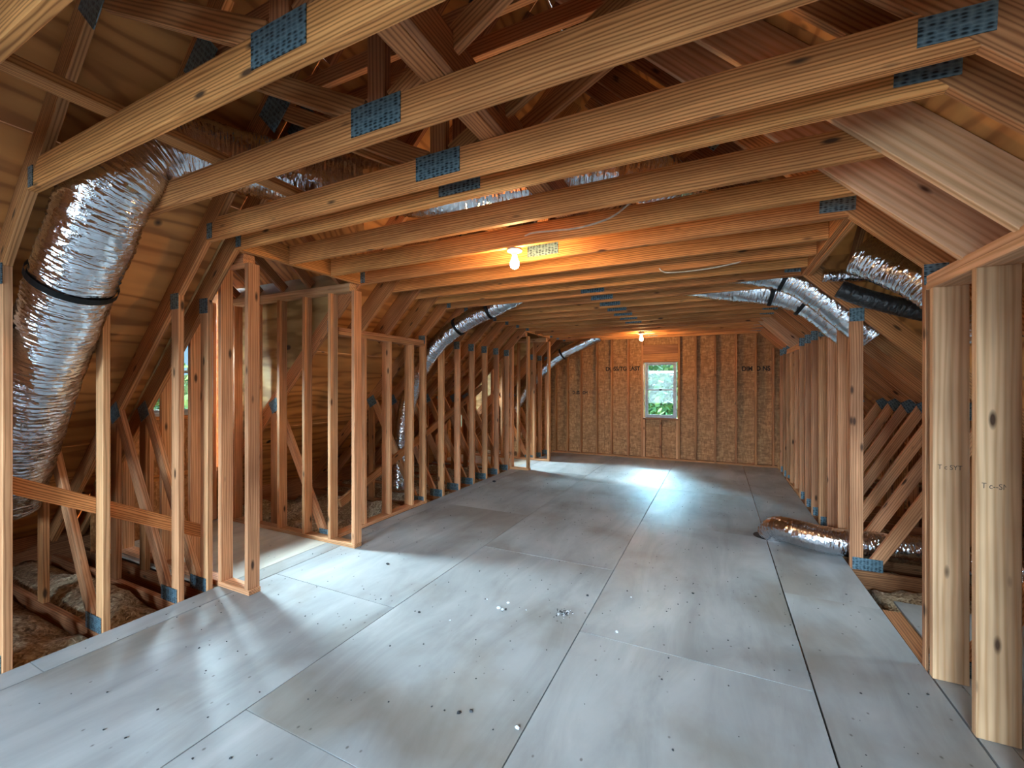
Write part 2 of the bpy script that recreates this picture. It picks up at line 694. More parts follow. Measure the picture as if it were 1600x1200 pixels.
def flex_duct(name, pts, r, label, mat='foil', straps=(), seed=0, pitch=0.027, step=0.009, group=None, tail=0.05):
    path = catmull(pts, step)
    root = empty(name, path[0], label, 'duct', group)

    def rad(i, a):
        s = i * step / pitch
        ridge = abs((s % 1.0) - 0.5) * 2
        p = path[i]
        q = V((p.x * 9 + math.cos(a) * 2.2 + seed, p.y * 9 + math.sin(a) * 2.2, p.z * 9))
        nz = noise.noise(q) * 0.04 + noise.noise(q * 2.7) * 0.03
        q2 = V((math.cos(a) * 3.4, math.sin(a) * 3.4, s * 1.9 + seed))
        br = 0.5 + 0.9 * abs(noise.noise(q2))
        return r * (0.955 + 0.058 * ridge ** 0.7 * br + nz + 0.022 * noise.noise(q2 * 2.3))

    bm, _ = tube_bm(path, rad, 36)
    uvl = bm.loops.layers.uv.new('duct_uv')
    for k, f in enumerate(bm.faces):
        i_, j_ = divmod(k, 36)
        if i_ < len(path) - 1:
            for lp, (di, dj) in zip(f.loops, ((0, 0), (0, 1), (1, 1), (1, 0))):
                lp[uvl].uv = ((i_ + di) * step, (j_ + dj) / 36.0)
    add_mesh('duct_sleeve', bm, mat, root, smooth=True, origin=path[0])
    for t in straps:
        i = min(len(path) - 4, max(2, int(t * (len(path) - 1))))
        seg = path[max(0, i - 2):i + 3]
        bm2, _ = tube_bm(seg, r * 1.045, 28, caps=False)
        bmesh.ops.solidify(bm2, geom=bm2.faces[:], thickness=0.004)
        add_mesh('hanging_strap', bm2, 'strap', root, origin=path[0])
    return root


# ------------------------------------------------------------------ dimensions (metres)
XL, XR = -3.39, 1.0            # faces of the knee walls
XC = (XL + XR) / 2             # ridge line
ZK, ZT = 2.15, 2.475           # knee-wall head, underside of the ties
KX = ZT - ZK                   # sloped ceiling run
FAR = 9.17
REAR = -2.55
DORM = [(1.87, 3.03), (6.90, 8.09)]       # trusses either side of the two dormers
GAP = (3.03, 4.46)                        # opening in the other knee wall
FULL = [0.87 - 0.406 * k for k in range(8, 0, -1)] + [0.87, 1.276, 1.682, 1.87, 3.03]
FULL += [4.46 + 0.4067 * k for k in range(6)] + [6.90, 8.09, 8.49, 8.90]
INFILL_D = [(2.28, 0), (2.68, 0), (7.30, 1), (7.69, 1)]   # joists hung on a dormer header
INFILL_G = [3.42, 3.79, 4.13]                             # joists hung on the other header


def mir(x, s):
    return x if s < 0 else 2 * XC - x


def slope_pt(x, off, s):
    """Point off metres above (perpendicular) the sloped-ceiling line at X=x of the left slope."""
    q = math.sqrt(0.5)
    return (mir(x - off * q, s), 0, (x - XL + ZK) + off * q)


def at(p, y):
    return (p[0], y, p[2])


# ------------------------------------------------------------------ floor
floor = empty('floor', (XC, 3, 0), 'dusty plywood subfloor of the attic room in large sheets', 'floor', kind='structure')
xs = [XL, -3.204, -1.985, -0.766, 0.433, XR]
ybreaks = [
    [REAR, -0.9, 0.95, 3.4, 5.8, FAR],
    [REAR, -0.15, 2.26, 4.56, 7.05, FAR],
    [REAR, -1.2, 1.25, 3.50, 6.58, FAR],
    [REAR, 0.1, 2.54, 4.90, 6.61, FAR],
    [REAR, -1.2, 1.25, 3.67, 4.90, 6.85, FAR],
]
for i in range(5):
    yb = ybreaks[i]
    for j in range(len(yb) - 1):
        g = 0.0032
        z = random.uniform(-0.0015, 0.0015)
        x0, x1 = xs[i] + g, xs[i + 1] - g
        if i == 4:
            x0 += 0.003
        y0, y1 = yb[j] + 0.0018, yb[j + 1] - 0.0018
        abox('floor_panel', floor, x0, x1, y0, y1, -0.018 + z, z, 'floor', bev=0)
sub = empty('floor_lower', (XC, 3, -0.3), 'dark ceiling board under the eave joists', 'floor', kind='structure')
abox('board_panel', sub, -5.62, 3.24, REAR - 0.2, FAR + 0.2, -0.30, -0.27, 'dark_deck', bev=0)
# raw sheets beyond the opening and in the dormers
abox('floor_panel', floor, 1.115, 2.2, 0.9, 3.86, -0.016, 0.0, 'floor', bev=0)
abox('floor_panel', floor, 1.008, 1.108, 3.07, 3.70, -0.022, -0.008, 'brown', bev=0.0015)
abox('floor_panel', floor, 1.008, 1.11, 0.9, 3.0, -0.018, 0.0, 'floor', bev=0)
for (ya, yb_) in DORM:
    a, b_ = ya + 0.03, yb_ - 0.03
    abox('floor_panel', floor, XL - 1.0, XL - 0.004, a, b_, -0.018, 0.0, 'floor_raw', bev=0.0015)
    abox('floor_panel', floor, -5.12, XL - 1.004, a, b_, -0.018, -0.001, 'floor_raw', bev=0.0015)

# ------------------------------------------------------------------ trusses
ORD = ['first', 'second', 'third', 'fourth', 'fifth', 'sixth', 'seventh', 'eighth', 'ninth', 'tenth', 'eleventh',
       'twelfth', 'thirteenth', 'fourteenth', 'fifteenth', 'sixteenth', 'seventeenth', 'eighteenth', 'nineteenth',
       'twentieth', 'twenty-first', 'twenty-second', 'twenty-third', 'twenty-fourth', 'twenty-fifth']


def nplate(parent, x, y, z, w, h, rot=0.0):
    c, s = math.cos(rot), math.sin(rot)
    return member('nail_plate', parent, (x - c * w / 2, y - 0.0215, z - s * w / 2),
                  (x + c * w / 2, y - 0.0215, z + s * w / 2), h, 0.003, 'plate', (0, 1, 0), 0)


def truss(Y, label):
    t = empty('roof_truss', (XC, Y, 0), label, 'roof truss', 'attic roof trusses')
    for s in (-1, 1):
        member('top_chord', t, at(slope_pt(-5.45, 0.07, s), Y), at(slope_pt(-2.14, 0.07, s), Y), 0.14, 0.0385, 'chord')
        member('upper_chord', t, at(slope_pt(-2.10, 0.09, s), Y), at(slope_pt(XC - 0.03, 0.09, s), Y), 0.09, 0.0375, 'brown')
        k0, k1 = mir(XL, s), mir(XL - 0.089, s)
        abox('knee_stud', t, min(k0, k1), max(k0, k1), Y - 0.01875, Y + 0.01875, -0.02, ZK - 0.002, 'knee' if s > 0 else 'stud')
        member('web', t, (mir(-3.55, s), Y, 0.03), (mir(-4.27, s), Y, 1.32), 0.089, 0.037, 'stud')
        xv = mir(-4.31, s)
        abox('web', t, xv - 0.0445, xv + 0.0445, Y - 0.018, Y + 0.018, -0.02, 1.22, 'chord')
        member('web', t, (mir(-1.27, s), Y, 2.60), (mir(-2.30, s), Y, 3.13), 0.089, 0.037, 'chord')
    abox('tie', t, XL + KX, XR - KX, Y - 0.019, Y + 0.019, ZT, ZT + 0.14, 'tie')
    abox('flat_top', t, -2.40, 2 * XC + 2.40, Y - 0.0185, Y + 0.0185, 3.17, 3.26, 'brown')
    abox('king_post', t, XC - 0.0445, XC + 0.0445, Y - 0.0183, Y + 0.0183, ZT + 0.13, 3.18, 'brown')
    abox('bottom_chord', t, -5.45, 2 * XC + 5.45, Y - 0.0187, Y + 0.0187, -0.17, -0.022, 'brown')
    nplate(t, XC, Y, ZT + 0.085, 0.25, 0.115)
    nplate(t, XL + KX + 0.045, Y, ZT + 0.06, 0.055, 0.10)
    nplate(t, XR - KX - 0.055, Y, ZT + 0.078, 0.17, 0.085, -0.04)
    for s in (-1, 1):
        nplate(t, mir(XL - 0.045, s), Y, ZK - 0.045, 0.10, 0.11)
        nplate(t, mir(XL - 0.115, s), Y, 0.035, 0.20, 0.10)
        nplate(t, mir(-4.29, s), Y, 1.30, 0.14, 0.13, 0.5)
        nplate(t, mir(-2.36, s), Y, 3.16, 0.22, 0.20, -s * math.pi / 4)
    return t


FULL.sort()
for i, Y in enumerate(FULL):
    n = len(FULL) - 1 - i
    truss(Y, 'sawn timber roof truss with nail plates, %s from the far window gable' % ORD[n])

# ------------------------------------------------------------------ joists, rafters and headers between the trusses
Q = 0.70711


def rafter(Y, s, xlow, label, group, mat='pale'):
    Y -= 0.0395
    o = member('rafter', None, at(slope_pt(xlow, 0.048, s), Y), at(slope_pt(XC - 0.05, 0.048, s), Y), 0.184, 0.038, mat)
    return tag(o, label, 'rafter', group)


def joist(Y, x0, x1, label, group):
    o = abox('ceiling_joist', None, x0, x1, Y - 0.019, Y + 0.019, ZT, ZT + 0.14, 'tie')
    return tag(o, label, 'joist', group)


NTH = ['first', 'second', 'third']
for (Y, d) in INFILL_D:
    k = [y for y, e in INFILL_D if e == d].index(Y)
    where = ('beside the wide pale studs', 'by the far gable')[d]
    joist(Y, XL + KX + 0.02, XR - KX - 0.02, '%s ceiling joist on the dormer header, %s' % (NTH[k], where), 'ceiling joists at the dormers')
    rafter(Y, 1, XL - 0.13, '%s deep pale rafter landing on the wall plate %s' % (NTH[k], where), 'rafters opposite the dormers')
    rafter(Y, -1, -2.60, '%s short brown rafter above the dormer header, %s' % (NTH[k], where), 'rafters above the dormers', 'brown')
for k, Y in enumerate(INFILL_G):
    joist(Y, XL + KX + 0.02, XR - KX - 0.02, '%s ceiling joist past the bare bulb, hung on the knee wall header' % NTH[k], 'ceiling joists past the bulb')
    rafter(Y, -1, XL - 0.13, '%s deep rafter over the low stud wall beside the dormer' % NTH[k], 'rafters over the low stud wall', 'chord')
    rafter(Y, 1, -2.60, '%s short rafter above the dark eave opening' % NTH[k], 'rafters above the eave opening', 'brown')
for d, (a, b_) in enumerate(DORM):
    o = abox('header_board', None, XL + KX - 0.02, XL + KX + 0.018, a + 0.02, b_ - 0.02, ZT, ZT + 0.14, 'tie')
    tag(o, ['header board carrying joists above the dormer floor near the big foil duct', 'header board carrying joists above the dormer by the window gable'][d], 'header')
hd = empty('header_board', (XR - KX, 3.7, ZT), 'doubled header board along the top of the dark eave opening', 'header')
abox('ply_board', hd, XR - KX - 0.018, XR - KX + 0.020, GAP[0] + 0.02, GAP[1] - 0.02, ZT, ZT + 0.14, 'tie')
abox('ply_board', hd, XR - KX + 0.022, XR - KX + 0.06, GAP[0] + 0.02, GAP[1] - 0.02, ZT - 0.012, ZT + 0.128, 'truss')


def low_wall(name, x, s, ya, yb, studs, depth, mat, label, zt=2.02, sole=True):
    """Stud wall under the infill rafters: studs, bottom plate, doubled top plate."""
    w = empty(name, (x, ya, 0), label, 'wall', kind='structure')
    x0, x1 = (x, x + depth) if s > 0 else (x - depth, x)
    abox('top_plate', w, x0, x1, ya, yb, zt, zt + 0.038, mat)
    abox('top_plate', w, x0 + 0.001, x1 - 0.001, ya + 0.002, yb - 0.002, zt + 0.039, zt + 0.076, mat)
    if sole:
        abox('bottom_plate', w, x0, x1, ya, yb, 0.001, 0.037, mat)
    for y in studs:
        abox('stud', w, x0, x1, y - 0.019, y + 0.019, 0.037 if sole else 0.001, zt, mat)
    return w


wr = low_wall('wall_right_near', XR, 1, 1.0, 3.0, [1.02, 1.30, 1.71, 2.12, 2.53, 2.94], 0.14, 'pale', 'wide pale stud wall with dark knots and ink stamps', sole=False)
low_wall('wall_right_far', XR, 1, 6.925, 8.065, [7.30, 7.69], 0.089, 'stud', 'short stud wall under rafters near the far gable')
wl = low_wall('wall_left', XL, -1, 3.055, 4.43, [3.42, 3.81, 4.21], 0.12, 'stud', 'low stud wall with top plate beyond the dormer')

# strongbacks lying over the ties
sb = empty('strongback', (-0.92, 3, ZT + 0.14), 'doubled strongback of boards running along the tops of the ties', 'brace')
abox('flat_board', sb, -0.965, -0.876, -0.6, 8.8, ZT + 0.142, ZT + 0.18, 'truss')
abox('edge_board', sb, -0.874, -0.836, -0.6, 8.8, ZT + 0.142, ZT + 0.282, 'brown')
o = abox('long_brace', None, -2.27, -2.18, -0.6, 1.95, ZT + 0.142, ZT + 0.18, 'truss')
tag(o, 'flat brace board over the ties beside the big foil duct', 'brace')
o = member('diagonal_brace', None, (XL - 0.109, 0.80, 1.03), (XL - 0.109, 1.90, 0.40), 0.089, 0.036, 'tie', (1, 0, 0))
tag(o, 'orange diagonal brace nailed across the knee studs by the foil duct', 'brace')
o = member('diagonal_brace', None, (XL - 0.142, 3.2, 0.29), (XL - 0.142, 6.3, 1.54), 0.089, 0.036, 'chord', (1, 0, 0))
tag(o, 'long rising diagonal brace behind the knee studs past the dormer', 'brace')

# ------------------------------------------------------------------ roof deck
deck = empty('ceiling', (XC, 3, 3), 'orange brown plywood roof deck seen between the rafters', 'roof', kind='structure')
OFF = 0.1425


def deck_poly(s, pts):
    P = []
    for (x, y) in pts:
        p = slope_pt(x, OFF, s)
        xx = mir(x, s)
        P.append((xx, y, (x - XL + ZK) + OFF / Q))
    prism('deck_panel', deck, P, (0, 0, 0.018), 'roof_ply')


cx = [-5.62, -4.72, -3.86, -3.0, -2.12, XC]
g = 0.002
for s in (-1, 1):
    yb = [REAR - 0.1, -0.6, 1.855, 3.045, 4.9, 6.885, 8.105, FAR + 0.12] if s < 0 else [REAR - 0.1, -0.3, 1.4, 3.045, 4.445, 6.9, FAR + 0.12]
    for j in range(len(yb) - 1):
        y0, y1 = yb[j] + g, yb[j + 1] - g
        hole = (s < 0 and j in (2, 5)) or (s > 0 and j == 3)
        for i in range(5):
            x0, x1 = cx[i] + g, cx[i + 1] - g
            if hole:
                if i == 4:
                    deck_poly(s, [(-2.58, y0), (-2.58, y1), (x1, y1), (x1, y0)])
                elif i == 0:
                    deck_poly(s, [(x0, y0), (x0, y1), (-5.16, y1), (-5.16, y0)])
                elif i == 3:
                    ym = (y0 + y1) / 2
                    deck_poly(s, [(-3.12, y0), (-2.58, y0), (-2.58, ym)])
                    deck_poly(s, [(-2.58, ym), (-2.58, y1), (-3.12, y1)])
                continue
            deck_poly(s, [(x0, y0), (x0, y1), (x1, y1), (x1, y0)])
for s, nm in ((-1, 'eave_light_stop_left'), (1, 'eave_light_stop_right')):
    e = empty(nm, (mir(-5.6, s), 3, 0), 'dark board added to close the eave against sky light', 'wall', kind='structure')
    xa, xb = mir(-5.62, s), mir(-5.59, s)
    abox('eave_board', e, min(xa, xb), max(xa, xb), REAR - 0.1, FAR + 0.12, -0.3, 0.16, 'brown', bev=0)  # unseen boards added to stop sky light leaking in below the deck

# ------------------------------------------------------------------ windows


def window(name, parent_loc, axis, c, w, z0, z1, inward, label):
    """Double-hung unit. axis 'y': in a wall of constant y; axis 'x': in a wall of constant x. c = (fixed, centre)."""
    r = empty(name, parent_loc, label, 'window', kind='structure')
    f, m_ = c
    th = 0.07

    def bx(n, p, a0, a1, d0, d1, za, zb, mat):
        if axis == 'y':
            return abox(n, p, a0, a1, f + d0, f + d1, za, zb, mat, bev=0.002)
        return abox(n, p, f + d0, f + d1, a0, a1, za, zb, mat, bev=0.002)

    a, b2 = m_ - w / 2, m_ + w / 2
    fw = 0.035
    bx('window_frame', r, a, a + fw, 0, th, z0, z1, 'vinyl')
    bx('window_frame', r, b2 - fw, b2, 0, th, z0, z1, 'vinyl')
    bx('window_frame', r, a + fw, b2 - fw, 0, th, z1 - fw, z1, 'vinyl')
    bx('window_sill', r, a + fw, b2 - fw, -0.01, th, z0, z0 + fw, 'vinyl')
    zm = (z0 + z1) / 2
    for (za, zb, d) in ((z0 + fw, zm + 0.012, 0.012), (zm - 0.012, z1 - fw, 0.036)):
        sl = V((m_, f + d, za)) if axis == 'y' else V((f + d, m_, za))
        sh = empty('sash', sl)
        sh.parent = r
        sh.location = sl - V(parent_loc)
        for (q0, q1) in ((a + fw, a + fw + 0.025), (b2 - fw - 0.025, b2 - fw)):
            bx('sash_stile', sh, q0, q1, d, d + 0.02, za, zb, 'vinyl')
        bx('sash_rail', sh, a + fw + 0.025, b2 - fw - 0.025, d, d + 0.02, za, za + 0.028, 'vinyl')
        bx('sash_rail', sh, a + fw + 0.025, b2 - fw - 0.025, d, d + 0.02, zb - 0.024, zb, 'vinyl')
        bx('pane', sh, a + fw + 0.02, b2 - fw - 0.02, d + 0.008, d + 0.012, za + 0.02, zb - 0.02, 'glass')
    bx('sash_lock', r, m_ - 0.03, m_ + 0.03, -0.008, 0.012, zm - 0.012, zm + 0.02, 'strap')
    return r


# ------------------------------------------------------------------ far gable
WX0, WX1, WZ0, WZ1 = -1.375, -0.735, 0.855, 2.0
wf = empty('wall_far', (XC, FAR, 0), 'brown strand board gable wall with bare studs around one window', 'wall', kind='structure')


def roofz(x):
    return ZK + min(x - XL, XR - x)


SX = [-3.33, -3.05, -2.737, -2.378, -2.057, -1.706, -0.388, -0.04, 0.319, 0.648, 0.93]
for x in SX:
    abox('stud', wf, x - 0.019, x + 0.019, FAR + 0.001, FAR + 0.089, 0.038, min(roofz(x), 3.4) - 0.01, 'chord')
for x in (WX0 - 0.019, WX1 + 0.019):
    abox('king_stud', wf, x - 0.019 - (0.02 if x < -1 else -0.02), x + 0.019 - (0.02 if x < -1 else -0.02), FAR - 0.001, FAR + 0.089, 0.038, 3.3, 'chord')
for x in (WX0 + 0.0, WX1 - 0.0):
    abox('trimmer_stud', wf, x - 0.019, x + 0.019, FAR + 0.002, FAR + 0.088, 0.038, WZ0 - 0.04, 'stud')
abox('cripple_stud', wf, XC + 0.125, XC + 0.163, FAR + 0.002, FAR + 0.088, 0.038, WZ0 - 0.04, 'chord')
abox('header', wf, WX0 - 0.02, WX1 + 0.02, FAR + 0.0, FAR + 0.088, WZ1 + 0.05, WZ1 + 0.17, 'chord')
abox('header', wf, WX0 - 0.02, WX1 + 0.02, FAR + 0.004, FAR + 0.086, WZ1 + 0.172, WZ1 + 0.36, 'brown')
abox('rough_sill', wf, WX0 - 0.02, WX1 + 0.02, FAR - 0.004, FAR + 0.088, WZ0 - 0.04, WZ0 - 0.002, 'brown')
abox('top_casing', wf, WX0 - 0.02, WX1 + 0.02, FAR - 0.002, FAR + 0.088, WZ1 + 0.002, WZ1 + 0.048, 'chord')
abox('bottom_plate', wf, XL, XR, FAR, FAR + 0.089, 0.001, 0.037, 'chord')
OY = FAR + 0.09
zc = [-0.1, 1.08, 2.12, 2.9]
xc_ = [-5.6, -3.6, -2.22, WX0 - 0.0, WX1 + 0.0, 0.14, 1.4, 3.2]


def gable_z(x):
    return ZK + OFF / Q + min(x - XL, XR - x)


def osb_piece(parent, x0, x1, z0, z1, y, th, gab=True):
    pts = [(x0, z0), (x1, z0)]
    top = []
    cand = [x1] + ([XC] if x0 < XC < x1 else []) + [x0]
    n = 10
    for k in range(n + 1):
        x = x1 + (x0 - x1) * k / n
        zz = min(z1, gable_z(x)) if gab else z1
        top.append((x, zz))
    top = [p for p in top if p[1] > z0 + 0.004]
    if len(top) < 2:
        return
    # drop the base corners that the roof line cuts away
    xs_ = [p[0] for p in top]
    pts = [(min(xs_), z0), (max(xs_), z0)]
    prism('wall_panel', parent, [(x, y, z) for x, z in pts + top], (0, th, 0), 'osb')


for i in range(len(xc_) - 1):
    x0, x1 = xc_[i] + 0.002, xc_[i + 1] - 0.002
    win = i == 3
    if win:
        osb_piece(wf, x0, x1, zc[0], WZ0, OY, 0.012)
        osb_piece(wf, x0, x1, WZ1, 4.6, OY, 0.012)
        continue
    for j in range(3):
        osb_piece(wf, x0, x1, zc[j] + 0.002, zc[j + 1] - 0.002, OY + 0.0005 * (j % 2), 0.012)
    osb_piece(wf, x0, x1, zc[3], 4.7, OY, 0.012)
for (x0, x1, z0, z1) in ((-5.5, WX0 - 0.004, -0.1, 4.7), (WX1 + 0.004, 3.1, -0.1, 4.7), (WX0 - 0.004, WX1 + 0.004, -0.1, WZ0 - 0.004), (WX0 - 0.004, WX1 + 0.004, WZ1 + 0.004, 4.7)):
    osb_piece(wf, x0, x1, z0, z1, OY + 0.014, 0.012)  # unseen second layer, added to stop daylight leaking through the panel seams
window('window_1', (XC, FAR, 0), 'y', (FAR + 0.03, (WX0 + WX1) / 2), WX1 - WX0 - 0.03, WZ0, WZ1, 1, 'narrow double hung window in the far gable with trees outside')

# ------------------------------------------------------------------ rear gable behind the camera
wb = empty('wall_rear', (XC, REAR, 0), 'strand board gable wall with two added wide windows behind the view', 'wall', kind='structure')
RW = [(-3.0, -1.7), (-0.6, 0.7)]  # added window openings that let the rear fill in
xr = [-5.6, -3.0, -1.7, -0.6, 0.7, 3.2]
for i in range(5):
    x0, x1 = xr[i], xr[i + 1]
    if (x0, x1) in RW:
        osb_piece(wb, x0, x1, -0.1, 0.65, REAR - 0.1, 0.012)
        osb_piece(wb, x0, x1, 2.25, 4.7, REAR - 0.1, 0.012)
    else:
        osb_piece(wb, x0, x1, -0.1, 2.3, REAR - 0.1, 0.012)
        osb_piece(wb, x0, x1, 2.3, 4.7, REAR - 0.1, 0.012)
for k in range(11):
    x = XL + 0.05 + k * 0.43
    if not any(a < x < b_ for a, b_ in RW):
        abox('stud', wb, x - 0.019, x + 0.019, REAR - 0.087, REAR, 0.038, 3.0 if XL + 1 < x < XR - 1 else roofz(x) - 0.02, 'chord')
for n_, (a, b_) in enumerate(RW):
    window('window_%d' % (4 + n_), ((a + b_) / 2, REAR, 0), 'y', (REAR - 0.07, (a + b_) / 2), b_ - a, 0.65, 2.25, -1, 'added wide window in the unseen rear gable')

# ------------------------------------------------------------------ dormers
for d, (ya, yb_) in enumerate(DORM):
    nm = ['near', 'far'][d]
    who = ['beside the big foil duct', 'by the window gable'][d]
    n0, n1 = ya + 0.06, ya + 0.149        # near cheek studs
    f0, f1 = yb_ - 0.112, yb_ - 0.023     # far cheek studs
    xf = -5.13
    # near cheek
    w = empty('wall_dormer_%s_entry' % nm, (XL, n0, 0), 'stud wall on the entry side of the dormer ' + who, 'wall', kind='structure')
    abox('bottom_plate', w, -5.1, -3.03, n0, n1, 0.001, 0.037, 'stud')
    abox('top_plate', w, -5.1, XL + KX - 0.03, n0, n1, 2.40, 2.437, 'stud')
    abox('top_plate', w, -5.1, XL + KX - 0.03, n0 + 0.002, n1 - 0.002, 2.438, 2.474, 'stud')
    for x in (-3.06, -3.38, -3.78, -4.20, -4.52, -4.85, -5.07):
        abox('stud', w, x - 0.019, x + 0.019, n0, n1, 0.037, 2.40, 'stud')
    # far cheek
    w2 = empty('wall_dormer_%s_return' % nm, (XL, f0, 0), 'stud wall on the return side of the dormer ' + who, 'wall', kind='structure')
    abox('bottom_plate', w2, -5.1, -3.03, f0, f1, 0.001, 0.037, 'stud')
    abox('top_plate', w2, -5.1, XL + KX - 0.03, f0, f1, 2.40, 2.437, 'pale')
    abox('top_plate', w2, -5.1, XL + KX - 0.03, f0 + 0.002, f1 - 0.002, 2.438, 2.474, 'pale')
    for x in (-3.05, -3.36, -3.72, -4.10, -4.50, -4.85, -5.07):
        abox('stud', w2, x - 0.019, x + 0.019, f0, f1, 0.037, 2.40, 'stud')
    # cheek sheathing above the main roof
    for (y, sgn, ww) in ((ya - 0.034, -1, w), (yb_ + 0.022, 1, w2)):
        prism('cheek_panel', ww, [(-5.13, y, 0.60), (-3.09, y, 2.64), (-5.13, y, 2.64)], (0, 0.012, 0), 'dormer_ply')
    # front wall with window
    w3 = empty('wall_dormer_%s_front' % nm, (xf, ya, 0), 'sheathed front wall of the dormer ' + who, 'wall', kind='structure')
    wy0, wy1, z0, z1 = ya + 0.27, yb_ - 0.17, 1.20, 2.12
    for (y0, y1, za, zb) in ((ya - 0.02, wy0, -0.05, 2.5), (wy1, yb_ + 0.02, -0.05, 2.5), (wy0, wy1, -0.05, z0), (wy0, wy1, z1, 2.5)):
        abox('wall_panel', w3, xf - 0.10, xf - 0.088, y0 + 0.001, y1 - 0.001, za, zb, 'osb', bev=0)
    for y in (wy0 - 0.02, wy1 + 0.02):
        abox('stud', w3, xf - 0.087, xf, y - 0.019, y + 0.019, 0.0, 2.45, 'stud')
    ym = (wy0 + wy1) / 2
    abox('cripple_stud', w3, xf - 0.087, xf, ym - 0.019, ym + 0.019, 0.0, z0 - 0.041, 'stud')
    abox('rough_sill', w3, xf - 0.088, xf + 0.002, wy0, wy1, z0 - 0.04, z0 - 0.002, 'tie')
    abox('header', w3, xf - 0.087, xf, wy0, wy1, z1 + 0.002, z1 + 0.15, 'truss')
    yr, zr = (ya + yb_) / 2, 2.96
    prism('gable_panel', w3, [(xf - 0.10, ya - 0.02, 2.5), (xf - 0.10, yb_ + 0.02, 2.5), (xf - 0.10, yb_ + 0.02, 2.62), (xf - 0.10, yr, zr + 0.205), (xf - 0.10, ya - 0.02, 2.62)], (0.012, 0, 0), 'osb')
    window('window_%d' % (2 + d), (xf, yr, 0), 'x', (xf - 0.06, ym), wy1 - wy0 - 0.01, z0, z1, -1, 'small double hung dormer window ' + who)
    # roof of the dormer
    rf = empty('ceiling_dormer_%s' % nm, (-4, yr, 2.5), 'pitched plywood roof of the dormer ' + who, 'roof', kind='structure')
    for x in (-3.28, -3.68, -4.08, -4.48, -4.88):
        for yy in (ya + 0.05, yb_ - 0.05):
            member('dormer_rafter', rf, (x, yy, 2.52), (x, yr, zr), 0.09, 0.038, 'brown', (1, 0, 0))
    abox('ridge_board', rf, -5.2, -2.9, yr - 0.019, yr + 0.019, zr - 0.02, zr + 0.08, 'brown')
    for sg, yy in ((1, ya - 0.06), (-1, yb_ + 0.06)):
        ze = 2.50
        prism('deck_panel', rf, [(-5.3, yy, ze + 0.10), (-5.3, yr, zr + 0.20), (-2.48, yr, zr + 0.20), (-3.05, yy, ze + 0.10)], (0, 0, 0.014), 'roof_ply')

# cross gable over the eave opening on the other side
ya, yb_ = GAP
xf = 2.74
w3 = empty('wall_cross_gable', (xf, ya, 0), 'sheathed end wall of the cross gable beyond the eave opening', 'wall', kind='structure')
for (y, dy_) in ((ya - 0.034, 0.012), (yb_ + 0.022, 0.012)):
    prism('cheek_panel', w3, [(2.74, y, 0.60), (0.70, y, 2.64), (2.74, y, 2.64)], (0, dy_, 0), 'roof_ply')
for (y0, y1, za, zb) in ((ya - 0.02, 3.3, -0.3, 2.5), (4.2, yb_ + 0.02, -0.3, 2.5), (3.3, 4.2, -0.3, 0.9), (3.3, 4.2, 2.2, 2.5)):
    abox('wall_panel', w3, xf + 0.088, xf + 0.10, y0 + 0.001, y1 - 0.001, za, zb, 'osb', bev=0)
for y in (3.28, 4.22):
    abox('stud', w3, xf, xf + 0.087, y - 0.019, y + 0.019, -0.02, 2.45, 'stud')
yr, zr = (ya + yb_) / 2, 3.02
prism('gable_panel', w3, [(xf + 0.10, ya - 0.02, 2.5), (xf + 0.10, yb_ + 0.02, 2.5), (xf + 0.10, yb_ + 0.02, 2.62), (xf + 0.10, yr, zr + 0.165), (xf + 0.10, ya - 0.02, 2.62)], (-0.012, 0, 0), 'osb')
window('window_6', (xf, 3.75, 0), 'x', (xf + 0.0, 3.75), 0.89, 0.9, 2.2, -1, 'added window in the cross gable beyond the eave opening')  # unseen window, added to let fill light reach the opening's floor
rf = empty('ceiling_cross_gable', (1.6, yr, 2.5), 'dark pitched roof of the cross gable over the eave opening', 'roof', kind='structure')
for x in (1.0, 1.4, 1.8, 2.2, 2.6):
    for yy in (ya + 0.05, yb_ - 0.05):
        member('gable_rafter', rf, (x, yy, 2.50), (x, yr, zr), 0.09, 0.038, 'brown', (1, 0, 0))
for yy in (ya - 0.06, yb_ + 0.06):
    prism('deck_panel', rf, [(2.9, yy, 2.60), (2.9, yr, zr + 0.16), (0.08, yr, zr + 0.16), (0.66, yy, 2.60)], (0, 0, 0.014), 'roof_ply')

# ------------------------------------------------------------------ ducts
flex_duct('flex_duct', [(-4.25, 1.07, 0.75), (-3.98, 1.07, 1.12), (-3.66, 1.07, 1.56), (-3.36, 1.07, 1.93), (-3.05, 1.07, 2.27),
                        (-2.84, 1.11, 2.58), (-2.72, 1.30, 2.83), (-2.58, 1.62, 2.86), (-2.28, 1.95, 2.84), (-1.75, 2.32, 2.83), (-1.25, 2.62, 2.90),
                        (-0.80, 2.80, 2.97), (-0.35, 3.05, 2.90), (-0.10, 3.45, 2.82), (-0.02, 3.85, 2.82), (0.0, 4.2, 2.82)], 0.182,
          'fat crinkled foil duct climbing the slope and crossing over the ties', straps=(0.245,), seed=3)
flex_duct('flex_duct', [(-0.12, 4.665, 2.68), (0.10, 4.665, 2.65), (0.36, 4.665, 2.60), (0.62, 4.665, 2.50), (0.84, 4.665, 2.33), (1.05, 4.665, 2.11), (1.22, 4.665, 1.94)], 0.135,
          'foil duct running down the slope in the first truss bay past the eave opening', straps=(0.45,), seed=8)
flex_duct('flex_duct', [(-0.30, 5.07, 2.66), (0.0, 5.07, 2.58), (0.30, 5.07, 2.52), (0.60, 5.07, 2.45), (0.84, 5.07, 2.31), (1.05, 5.07, 2.10), (1.22, 5.07, 1.93)], 0.145,
          'foil duct with two black straps in the second truss bay past the eave opening', straps=(0.48, 0.66), seed=12)
